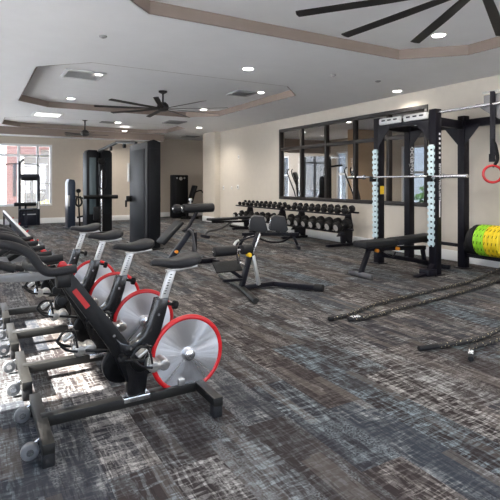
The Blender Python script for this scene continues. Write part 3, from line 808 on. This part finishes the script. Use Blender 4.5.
def small_bench(label, x, y, rz, L=1.25, h=.40):
    t = thing('weight_bench', label, 'weight bench', (x, y, 0), rz)
    MB().box((L*.30, 0, h), (L*.55, .26, .06), bev=.02, seg=3).build('seat_pad', M['vinyl'], t)
    MB().box((L*.80, 0, h+.01), (L*.42, .26, .06), bev=.02, seg=3).build('back_pad', M['vinyl'], t)
    MB().bar((.12, 0, h-.06), (L*.95, 0, h-.09), .05, .05).build('spine', M['rack'], t)
    MB().tube([(L*.5, 0, h-.08), (L*.25, 0, h*.45), (.02, 0, h*.35), (-.06, 0, .06)], .028, 10).build('front_leg', M['darksilver'], t)
    MB().bar((-.06, -.2, .035), (-.06, .2, .035), .05, .06).build('front_foot', M['rack'], t)
    MB().tube([(L*.45, 0, h*.6), (L*.6, 0, .2), (L*.85, 0, .16), (L, 0, .05)], .026, 10).bar((L*.9, 0, h-.08), (L, 0, .05), .05, .05).build('rear_leg', M['rack'], t)
    MB().bar((L, -.25, .035), (L, .25, .035), .05, .06).build('rear_foot', M['rack'], t)
small_bench('long black flat bench in front of the pale pier', 4.7, 10.1, rad(3), 1.35, .42)

# bench with two grey wedge pads
t = thing('padded_bench', 'exercise bench with two grey wedge pads in front of the dumbbell racks', 'bench', (5.0, 7.95, 0), rad(-30))
for x in (-.20, .20):
    p = MB().prism([(x-.16, .36), (x+.15, .31), (x+.20, .37), (x+.13, .62), (x-.06, .645), (x-.13, .60)], 'Y', -.16, .16, bev=.02).build('pad', M['greyvinyl'], t)
    MB().box((x-.155, -.0, .48), (.015, .24, .20), (rad(8), 'Y'), bev=.004).build('pad_edge', M['steel'], p)
MB().bar((-.5, 0, .27), (.62, 0, .27), .07, .06).build('spine', M['rack'], t)
MB().bar((-.42, 0, .26), (-.55, 0, .04), .05, .05).build('front_leg', M['rack'], t)
MB().bar((-.55, -.25, .03), (-.55, .25, .03), .06, .06).build('front_foot', M['rack'], t)
MB().bar((.5, 0, .26), (.6, 0, .04), .05, .05).build('rear_leg', M['rack'], t)
MB().bar((.6, -.25, .03), (.6, .25, .03), .06, .06).build('rear_foot', M['rack'], t)
MB().tube([(-.3, .05, .25), (0, .05, .12), (.3, .05, .12), (.5, .05, .24)], .02, 8).build('brace', M['rack'], t)

# back-extension bench in the middle foreground
t = thing('back_extension_bench', 'black back extension bench with foam rollers standing alone mid floor', 'exercise bench', (2.8, 4.95, 0))
MB().tube([(.07, .80, .04), (-.04, .02, .04), (-.22, -.62, .04)], .034, 10, smooth=False, sq=.8).build('front_foot', M['beam'], t)
MB().bar((-.04, .0, .045), (.42, .0, .045), .07, .055).bar((.40, .0, .045), (.74, -.50, .045), .07, .055).build('base_rail', M['rack'], t)
MB().cyl((.70, -.44, .045), (.76, -.53, .045), .044, 16, bev=.006).build('rear_cap', M['rubber'], t)
MB().bar((-.06, -.02, .06), (.05, -.02, .42), .065, .05).build('post', M['rack'], t)
MB().bar((.08, -.05, .42), (.16, -.05, .06), .03, .04).build('brace', M['silver'], t)
MB().bar((.05, -.02, .38), (.17, -.02, .68), .07, .04).build('upright', M['rack'], t)
MB().box((.12, -.05, .56), (.022, .05, .26), (rad(22), 'Y'), bev=.004).build('adjust_plate', M['steel'], t)
MB().cyl((.0, -.06, .44), (.0, -.12, .44), .026, 14, bev=.006).cyl((.0, .0, .44), (.0, -.08, .44), .011, 10).build('knob', M['yellow'], t)
MB().cyl((-.44, -.05, .50), (-.16, -.05, .50), .058, 26, bev=.014).build('roller', M['foam'], t)
MB().cyl((-.08, -.05, .50), (.06, -.05, .50), .058, 26, bev=.014).build('roller', M['foam'], t)
MB().cyl((-.46, -.05, .50), (.08, -.05, .50), .014, 12).build('roller_axle', M['steel'], t)
MB().bar((-.14, -.05, .49), (-.10, -.03, .34), .03, .03).bar((-.10, -.03, .35), (.0, -.02, .30), .03, .03).build('roller_arm', M['steel'], t)
MB().box((-.24, .0, .31), (.34, .16, .02), (rad(38), 'X'), bev=.005).build('foot_plate', M['rubber'], t)
MB().bar((-.25, .0, .30), (-.03, .0, .14), .04, .04).bar((-.35, -.1, .17), (.0, -.02, .14), .03, .03).build('foot_plate_arm', M['rack'], t)
MB().tube([(-.12, .0, .55), (-.09, .0, .60), (.0, 0, .62), (.13, 0, .65)], .013, 8).build('handle', M['rack'], t)
MB().tube([(-.15, 0, .555), (-.125, 0, .59), (-.09, 0, .605)], .016, 8).build('handle_grip', M['silver'], t)

# inclined bench with long roller behind the bikes
t = thing('sit_up_bench', 'black sit-up bench with a long foam roller beside the tall dark tower', 'exercise bench', (2.9, 7.0, 0))
MB().cyl((-.07, 0, .88), (.46, 0, .885), .072, 28, bev=.016).build('roller', M['foam'], t)
MB().cyl((-.22, 0, .88), (-.11, 0, .88), .068, 28, bev=.02).build('roller', M['foam'], t)
MB().cyl((-.24, 0, .88), (.48, 0, .885), .02, 12).build('roller_axle', M['steel'], t)
MB().tube([(.20, .05, .84), (.12, .05, .70), (.04, .05, .58), (-.04, .05, .52)], .04, 10, sq=.7).build('roller_arm', M['rack'], t)
MB().box((-.28, 0, .52), (.46, .30, .06), (rad(-45), 'Y'), bev=.02, seg=3).build('back_pad', M['vinyl'], t)
MB().bar((.08, .0, .55), (-.28, 0, .10), .07, .08).build('spine', M['navy'], t)
MB().tube([(.0, -.06, .56), (.06, -.06, .50), (.10, -.06, .30), (.13, -.06, .06)], .022, 10).build('curved_leg', M['darksilver'], t)
MB().bar((-.30, -.05, .045), (.46, -.05, .045), .10, .07).bar((.13, 0, .05), (.13, 0, .5), .06, .06).build('base_rail', M['rack'], t)
MB().bar((.42, -.26, .035), (.42, .26, .035), .06, .06).build('rear_foot', M['rack'], t)
MB().bar((-.30, -.22, .035), (-.30, .22, .035), .06, .06).build('front_foot', M['rack'], t)
MB().cyl((-.20, -.04, .22), (-.20, -.09, .22), .026, 12, bev=.005).build('knob', M['orange'], t)
MB().cyl((.06, .0, .95), (.06, 0, 1.02), .012, 10).cyl((.06, 0, 1.0), (.06, 0, 1.04), .028, 12, bev=.006).build('top_knob', M['silver'], t)

# ================================================================ DUMBBELL RACKS
def db_rack(label, y0, y1):
    t = thing('dumbbell_rack', label, 'dumbbell rack', (6.45, y0, 0), 0, 'dumbbell racks along the right wall')
    L = y1-y0
    for z, x in ((.64, .08), (.30, -.06)):
        s = MB()
        for dx in (-.13, .09): s.bar((x+dx, .02, z+(.045 if dx > 0 else 0)), (x+dx, L-.02, z+(.045 if dx > 0 else 0)), .05, .035)
        s.build('shelf', M['rack'], t)
    for yy in (.3, L-.45):
        MB().prism([(.24, .05), (.16, .05), (-.02, .30), (.10, .62), (-.04, .62), (.20, .70), (.26, .40)], 'Y', yy-.03, yy+.03).prism([(-.14, .2), (-.02, .34), (.18, .42), (.18, .30), (.06, .05), (-.03, .05), (-.04, .2)], 'Y', yy-.025, yy+.025).build('upright', M['rack'], t)
        MB().bar((-.40, yy, .03), (.30, yy, .03), .09, .05).build('foot', M['rack'], t)
    return t
db_rack('dumbbell rack nearer the power rack', 7.1, 9.45)
db_rack('farther dumbbell rack, towards the pale pier', 9.5, 11.85)
def db_mesh(r, L):
    n = 12
    return r, L
protos = {}
def dumbbell(size, kind):
    key = (round(size, 3), kind)
    if key in protos: return copy_tree(protos[key])
    r = size; hw = r*1.05
    t = thing('dumbbell', 'x', 'dumbbell')
    MB().cyl((-.07, 0, 0), (.07, 0, 0), .016, 12).build('handle', M['steel'], t)
    for s in (-1, 1):
        h = MB().cyl((s*.065, 0, 0), (s*(.065+hw), 0, 0), r, 20, bev=r*.18).build('head', M['db'], t)
        MB().cyl((s*(.064+hw), 0, 0), (s*(.068+hw), 0, 0), r*.62, 20).build('end_cap', M['dbface'] if kind else M['rubber'], h)
    protos[key] = t
    return t
ordn = ['first', 'second', 'third', 'fourth', 'fifth', 'sixth', 'seventh', 'eighth', 'ninth', 'tenth', 'eleventh', 'twelfth']
for ri, (y0, y1, nm) in enumerate(((7.1, 9.45, 'near rack'), (9.5, 11.85, 'far rack'))):
    for tier, (n, z, xc) in enumerate(((10, .715, 6.51), (8, .375, 6.37))):
        for k in range(n):
            f = (k+.5)/n; yy = y0+.08+(y1-y0-.16)*f
            gl = (yy-7.1)/4.75
            if tier == 0: r = [.068, .062, .057, .052][min(3, int(gl*4))]
            else: r = [.104, .096, .086, .078][min(3, int(gl*4))]
            o = dumbbell(r, tier)
            dz = r*.9
            o.location = (xc, yy, (.655 if tier == 0 else .315)+dz+.02); o.rotation_euler = (0, rad(-14), 0)
            o['label'] = '%s black dumbbell on the %s tier of the %s, counting from the right end' % (ordn[k], 'top' if tier == 0 else 'lower', nm)
            o['group'] = 'dumbbells on the %s tier' % ('top' if tier == 0 else 'lower')

# ================================================================ CABLE MACHINES
t = thing('cable_machine', 'large cable crossover with two tall dark towers joined by an overhead beam', 'cable machine', (2.85, 8.85, 0))
# near tower
def column(x0, x1, y0, y1, h, nm, pm):
    p = MB().prism([(x0, 0.02), (x1, 0.02), (x1, h-.05), ((x0+x1)/2, h), (x0, h-.05)], 'Y', y0, y1, bev=.012).build(nm, M['tower'], t)
    MB().box((x0-.004, (y0+y1)/2, h*.5), (.012, (y1-y0)*.72, h*.84), bev=.004).build('side_panel', pm, p)
    MB().box(((x0+x1)/2, y0-.004, h*.5), ((x1-x0)*.62, .012, h*.84), bev=.004).build('end_panel', M['tower'], p)
    return p
p = column(0, .27, 0, 1.2, 2.12, 'tower', M['towerpanel'])
MB().box((.135, .6, .012), (.36, 1.34, .024), bev=.006).build('base', M['black'], t)
# arms and pads poking out of the tower
MB().box((-.07, 1.0, .95), (.10, .08, .12), bev=.01).cyl((-.13, 1.0, .92), (-.13, 1.0, .78), .02, 10).build('pulley_carriage', M['black'], t)
MB().box((.32, .3, .95), (.08, .10, .10), bev=.01).build('pulley_carriage', M['black'], t)
MB().box((.30, .4, 1.5), (.03, .06, .5), bev=.008).build('cable_rail', M['black'], t)
MB().box((-.03, 1.16, 1.5), (.03, .05, .4), bev=.008).build('cable_rail', M['silver'], t)
# far twin tower
bx, by = -.40, 3.65
for k, (a, b, pm) in enumerate(((0, .30, M['tealpanel']), (.38, .64, M['towerpanel']))):
    q = MB().prism([(bx+a, .02), (bx+b, .02), (bx+b, 2.05-.04*k*0), (bx+b-.05, 2.12), (bx+a+.05, 2.12), (bx+a, 2.05)], 'Y', by, by+.5, bev=.01).build('tower', M['tower'], t)
    MB().box((bx+(a+b)/2, by-.004, 1.2), ((b-a)*.55, .012, 1.45), bev=.003).build('end_panel', pm, q)
MB().box((bx+.32, by+.25, 2.0), (.1, .3, .16), bev=.01).build('tower_bridge', M['tower'], t)
MB().box((bx+.32, by+.25, .012), (.74, .7, .024), bev=.006).build('base', M['black'], t)
MB().cyl((bx+.36, by-.05, .02), (bx+.36, by-.05, 1.62), .022, 14).build('guide_rod', M['steel'], t)
MB().cyl((bx+.36, by-.07, 1.82), (bx+.36, by-.02, 1.82), .085, 20, bev=.01).build('pulley', M['black'], t)
MB().tube([(bx+.30, by-.08, 1.16), (bx+.29, by-.08, 1.45), (bx+.36, by-.08, 1.62), (bx+.45, by-.08, 1.45), (bx+.44, by-.08, 1.16)], .012, 8, closed=True).build('pull_handle', M['black'], t)
MB().cyl((bx-.10, by-.10, .92), (bx+.76, by-.10, .92), .05, 18, bev=.01).build('cross_bar', M['black'], t)
MB().box((bx+.22, by-.12, .5), (.16, .1, .34), bev=.02).build('knee_pad', M['vinyl'], t)
# overhead beam between towers
MB().bar((.12, 1.1, 2.13), (.0, 2.2, 2.22), .05, .06).bar((.0, 2.2, 2.22), (bx+.32, by+.1, 2.1), .05, .06).build('overhead_beam', M['black'], t)
MB().cyl((.05, 1.9, 2.12), (.11, 1.9, 2.12), .05, 16).cyl((-.05, 2.7, 2.10), (.0, 2.7, 2.10), .05, 16).build('pulley', M['black'], t)

# blue-black pillar machine
t = thing('hip_machine', 'slim blue-black pillar machine with small arms left of the cable towers', 'exercise machine', (2.22, 14.0, 0))
MB().prism([(0, .03), (.20, .03), (.20, 1.28), (.17, 1.36), (.04, 1.38), (0, 1.30)], 'Y', -.15, .35, bev=.02).build('shroud', M['bluepillar'], t)
MB().box((.1, .1, .015), (.30, .7, .03), bev=.006).build('base', M['black'], t)
MB().bar((.2, 0, .9), (.48, 0, .82), .05, .05).bar((.26, 0, .3), (.46, 0, .34), .05, .05).bar((.46, 0, .84), (.44, 0, .04), .05, .05).bar((.30, 0, .84), (.34, 0, .04), .04, .04).build('arm', M['black'], t)
MB().tube([(.26, -.03, .9), (.22, -.06, .7), (.30, -.08, .62), (.38, -.06, .72), (.34, -.03, .9)], .025, 10).build('handle', M['black'], t)
MB().cyl((.30, -.06, 1.05), (.30, .06, 1.05), .06, 18, bev=.012).bar((.30, 0, .88), (.30, 0, 1.02), .03, .03).build('roller', M['black'], t)
MB().box((.02, -.16, .78), (.05, .02, .3), bev=.004).build('placard', M['silver'], t)

# lat pulldown at the back window
t = thing('lat_pulldown_machine', 'dark lat pulldown machine standing in front of the bright back window', 'exercise machine', (1.12, 15.25, 0))
MB().bar((0, 0, .03), (0, 0, 1.90), .07, .07).build('upright', M['navy'], t)
MB().bar((.50, 0, .03), (.50, 0, 1.45), .08, .08).build('upright', M['navy'], t)
MB().bar((0, 0, 1.48), (.52, 0, 1.48), .08, .10).build('top_frame', M['navy'], t)
MB().box((.25, .0, 1.40), (.42, .08, .12), bev=.02).build('pulley_housing', M['black'], t)
MB().tube([(-.52, 0, 1.70), (-.42, 0, 1.76), (-.25, 0, 1.82), (.35, 0, 1.82), (.48, 0, 1.79), (.56, 0, 1.72)], .014, 8).build('pull_bar', M['black'], t)
MB().bar((0, 0, 1.86), (.08, -.2, 1.94), .05, .06).build('top_arm', M['navy'], t)
for x in (.18, .32): MB().cyl((x, 0, .5), (x, 0, 1.36), .010, 8).build('guide_rod', M['silver'], t)
MB().box((.25, .02, .28), (.42, .10, .5), bev=.01).build('weight_stack', M['navy'], t)
MB().box((.14, -.35, .50), (.36, .32, .06), bev=.02).build('seat', M['vinyl'], t)
MB().bar((.14, -.35, .47), (.14, -.35, .03), .06, .06).bar((.14, -.45, .03), (.14, .0, .03), .07, .06).build('seat_post', M['navy'], t)
MB().cyl((-.16, -.2, .66), (.42, -.2, .66), .055, 18, bev=.012).build('thigh_roller', M['vinyl'], t)
MB().bar((.14, -.2, .62), (.14, -.05, .42), .05, .05).build('roller_arm', M['navy'], t)
MB().box((.25, -.12, .36), (.34, .02, .025)).build('label_strip', M['silver'], t)
MB().box((.5, -.045, .62), (.05, .01, .22)).build('placard', M['white'], t)

# seated machine at the far right alcove
t = thing('seated_press_machine', 'dark seated exercise machine against the far wall behind the sit-up bench', 'exercise machine', (6.05, 15.9, 0))
MB().box((.28, .1, .79), (.60, .28, 1.52), bev=.03).build('shroud', M['tower'], t)
MB().box((.28, -.05, .85), (.36, .02, 1.1), bev=.006).build('stack_window', M['black'], t)
MB().cyl((.28, -.05, 1.42), (.28, -.07, 1.42), .06, 16).cyl((.14, -.05, 1.44), (.14, -.07, 1.44), .03, 12).cyl((.42, -.05, 1.44), (.42, -.07, 1.44), .03, 12).build('dial', M['silver'], t)
MB().box((.34, -.5, .45), (.38, .36, .08), bev=.03).build('seat', M['vinyl'], t)
MB().box((.56, -.45, .88), (.10, .34, .62), (rad(18), 'Y'), bev=.03).build('back_pad', M['vinyl'], t)
MB().bar((.34, -.5, .42), (.34, -.5, .03), .08, .08).bar((.1, -.5, .04), (.75, -.5, .04), .08, .06).bar((.34, -.5, .05), (.34, 0, .05), .08, .06).build('frame', M['black'], t)
MB().tube([(.50, -.62, .9), (.66, -.66, .98), (.80, -.66, 1.0), (.86, -.66, .92)], .025, 8).build('handle', M['black'], t)

# ================================================================ BATTLE ROPES
def rope(label, pts, r=.0175, ends=(0, -1), lett=None):
    t = thing('battle_rope', label, 'battle rope', (pts[0][0], pts[0][1], 0))
    P = [(x-pts[0][0], y-pts[0][1], z) for x, y, z in pts]
    MB().tube(P, r, 12, sub=8).build('rope', M['rope'], t)
    for e in ends:
        a = V(P[e]); b = V(P[1] if e == 0 else P[-2]); d = (b-a).normalized()
        MB().cyl(a-d*.01, a+d*.17, r+.0025, 16, bev=.006).build('grip_sleeve', M['rubber'], t)
    return t, P
t, P = rope('long dark battle rope with both strands reaching back to the power rack', [(2.86, 3.46, .025), (3.1, 3.48, .025), (3.56, 3.62, .025), (4.24, 3.72, .025), (4.95, 3.80, .025), (5.45, 3.86, .025), (5.9, 3.96, .03), (6.3, 4.0, .08),
     (6.33, 3.9, .1), (6.15, 3.78, .05), (5.70, 3.68, .025), (5.0, 3.56, .025), (4.3, 3.46, .025), (3.7, 3.40, .025), (3.25, 3.33, .025), (3.0, 3.35, .025)])
a = V(P[-1]); b = V(P[-2]); ang = math.atan2((b-a).y, (b-a).x)
text('lettering', 'TAG', .05, M['white'], t, (a.x+.02, a.y-.008, a.z+.0215), (rad(12), 0, ang))
t, P = rope('battle rope nearer the camera, two ends lying at the right edge', [(2.95, 2.50, .025), (3.2, 2.45, .025), (3.5, 2.42, .025), (3.85, 2.46, .025), (4.4, 2.62, .025), (5.0, 2.75, .025), (5.8, 2.8, .025), (6.2, 2.7, .025), (5.9, 2.58, .025),
     (5.0, 2.54, .025), (4.4, 2.45, .025), (3.9, 2.36, .025), (3.55, 2.32, .025), (3.3, 2.30, .025), (3.10, 2.17, .025)])
a = V(P[-1]); b = V(P[-2]); ang = math.atan2((b-a).y, (b-a).x)
text('lettering', 'TAG', .045, M['white'], t, (a.x+.03, a.y+.02, a.z+.0215), (rad(8), 0, ang))

# ================================================================ WALL FITTINGS
def wplate(name, label, y, z, w=.08, h=.12, cat='wall plate'):
    t = thing(name, label, cat, (XR-.001, y, z))
    MB().box((-.006, 0, 0), (.010, w, h), bev=.003).build('cover', M['plate'], t)
    MB().box((-.013, 0, 0), (.006, w*.4, h*.45), bev=.001).build('switch_face', M['ventdark'], t)
wplate('wall_socket', 'white wall plate nearest the pale pier', 13.5, 1.12)
wplate('wall_socket', 'small white wall plate between two larger ones', 12.95, 1.12, .06, .09)
wplate('wall_socket', 'white wall plate on the right of the three', 12.55, 1.15, .12, .13)
wplate('thermostat', 'small white sensor high on the right wall', 12.5, 2.05, .07, .1, 'thermostat')

# ================================================================ STUDIO CONTENTS (behind interior glass)
def elliptical(label, x, y, rz):
    t = thing('elliptical_trainer', label, 'elliptical trainer', (x, y, 0), rz, 'elliptical trainers beyond the interior window')
    MB().bar((-.7, 0, .06), (.7, 0, .06), .12, .08).bar((.7, -.3, .05), (.7, .3, .05), .08, .08).bar((-.7, -.3, .05), (-.7, .3, .05), .08, .08).build('base', M['silver'], t)
    MB().cyl((.55, -.12, .42), (.55, .12, .42), .32, 30, bev=.04).build('wheel_housing', M['silver'], t)
    MB().bar((.45, 0, .5), (.35, 0, 1.45), .08, .08).box((.33, 0, 1.5), (.08, .34, .24), (rad(-20), 'Y'), bev=.02).build('console_post', M['beam'], t)
    for s in (-1, 1):
        MB().tube([(.42, s*.26, .45), (.38, s*.28, .9), (.25, s*.28, 1.25), (.12, s*.26, 1.6), (.16, s*.2, 1.72)], .02, 8).build('arm', M['black'], t)
        MB().bar((.5, s*.18, .35), (-.6, s*.18, .22), .05, .05).box((-.15, s*.18, .30), (.36, .16, .04), bev=.01).build('foot_pedal', M['beam'], t)
    return t
elliptical('elliptical trainer seen through the third lite from the left', 9.2, 10.5, rad(-60))
elliptical('elliptical trainer seen through the leftmost lite', 8.8, 12.85, rad(-50))
t = thing('gym_cabinet', 'black exercise tower seen through the second lite from the left', 'exercise machine', (8.2, 10.45, 0), rad(-30))
MB().box((0, 0, 1.0), (.72, .5, 2.0), bev=.04).build('shroud', M['tower'], t)
MB().box((0, -.255, 1.0), (.4, .02, 1.5), bev=.01).build('panel', M['black'], t)
MB().bar((.2, -.2, 1.7), (.6, -.5, 1.75), .05, .05).build('arm', M['black'], t)
for (x, y, lab) in ((8.7, 9.75, 'warm recessed light beyond the interior glass, high in its third lite'), (9.3, 12.6, 'recessed light beyond the interior glass, smaller and lower'), (9.5, 8.3, 'recessed light beyond the interior glass behind the rack top')):
    o = copy_tree(dl); o.location = (x, y, H-.002 if x < 9 else H+.018); o['label'] = lab; o['group'] = 'recessed lights of the next room'

# ================================================================ LIGHTS
W = bpy.data.worlds.new('world'); SC.world = W; W.use_nodes = True
nt = W.node_tree; nt.nodes.clear()
o = nt.nodes.new('ShaderNodeOutputWorld'); bg = nt.nodes.new('ShaderNodeBackground')
tc = nt.nodes.new('ShaderNodeTexCoord'); sp = nt.nodes.new('ShaderNodeSeparateXYZ'); r = nt.nodes.new('ShaderNodeValToRGB')
nt.links.new(tc.outputs['Generated'], sp.inputs[0]); nt.links.new(sp.outputs[2], r.inputs[0])
r.color_ramp.elements[0].position = 0; r.color_ramp.elements[0].color = (.93, .96, 1, 1)
r.color_ramp.elements[1].position = .35; r.color_ramp.elements[1].color = (.50, .68, 1, 1)
nt.links.new(r.outputs[0], bg.inputs[0]); bg.inputs[1].default_value = 4.5
nt.links.new(bg.outputs[0], o.inputs[0])

sun = bpy.data.lights.new('sun', 'SUN'); sun.energy = 34; sun.angle = rad(.6); sun.color = (1, .97, .92)
so = bpy.data.objects.new('sun', sun); COL.objects.link(so)
so.rotation_euler = V((.772, .0, -.635)).to_track_quat('-Z', 'Y').to_euler()

def portal(loc, rot, sx, sy):
    l = bpy.data.lights.new('window_portal', 'AREA'); l.shape = 'RECTANGLE'; l.size = sx; l.size_y = sy; l.cycles.is_portal = True
    ob = bpy.data.objects.new('window_portal', l); COL.objects.link(ob); ob.location = loc; ob.rotation_euler = rot
for a, b in lw: portal((XL-.17, (a+b)/2, 1.475), (0, rad(-90), 0), 2.25, b-a)
portal((.46, YB+.17, 1.5), (rad(-90), 0, 0), 3.3, 1.93)
portal((0, Y0-.17, 1.55), (rad(90), 0, 0), 2.8, 2.1); portal((4.2, Y0-.17, 1.55), (rad(90), 0, 0), 3.2, 2.1)
for (a, b, z0, z1) in nh: portal((NX1+.14, (a+b)/2, (z0+z1)/2), (0, rad(90), 0), z1-z0, b-a)

def can(x, y, z, e, col=(1, .93, .84)):
    l = bpy.data.lights.new('downlight', 'SPOT'); l.energy = e; l.color = col; l.spot_size = rad(150); l.spot_blend = .8; l.shadow_soft_size = .07
    ob = bpy.data.objects.new('downlight', l); COL.objects.link(ob); ob.location = (x, y, z-.03)
for x, y, z in lampspots: can(x, y, z, 95 if x < 6 else 35)
for x, y in ((8.7, 9.75), (9.3, 12.6), (9.5, 8.3), (8.5, 5.9), (10.5, 13), (10.6, 16.5)): can(x, y, H, 90)
can(7.6, 15.9, H, 12)

# ================================================================ CAMERA
cam = bpy.data.cameras.new('camera'); co = bpy.data.objects.new('camera', cam); COL.objects.link(co)
co.location = (0, 0, 1.3); co.rotation_euler = (rad(90), 0, rad(-30.07))
cam.sensor_width = 36; cam.lens = 36*475/500; cam.shift_y = -68/500; cam.clip_start = .05; cam.clip_end = 300
SC.camera = co
SC.view_settings.view_transform = 'Standard'; SC.view_settings.look = 'None'
SC.view_settings.exposure = .8; SC.view_settings.gamma = 1; SC.view_settings.use_curve_mapping = False
SC.cycles.max_bounces = 8; SC.cycles.transparent_max_bounces = 12; SC.cycles.sample_clamp_indirect = 6
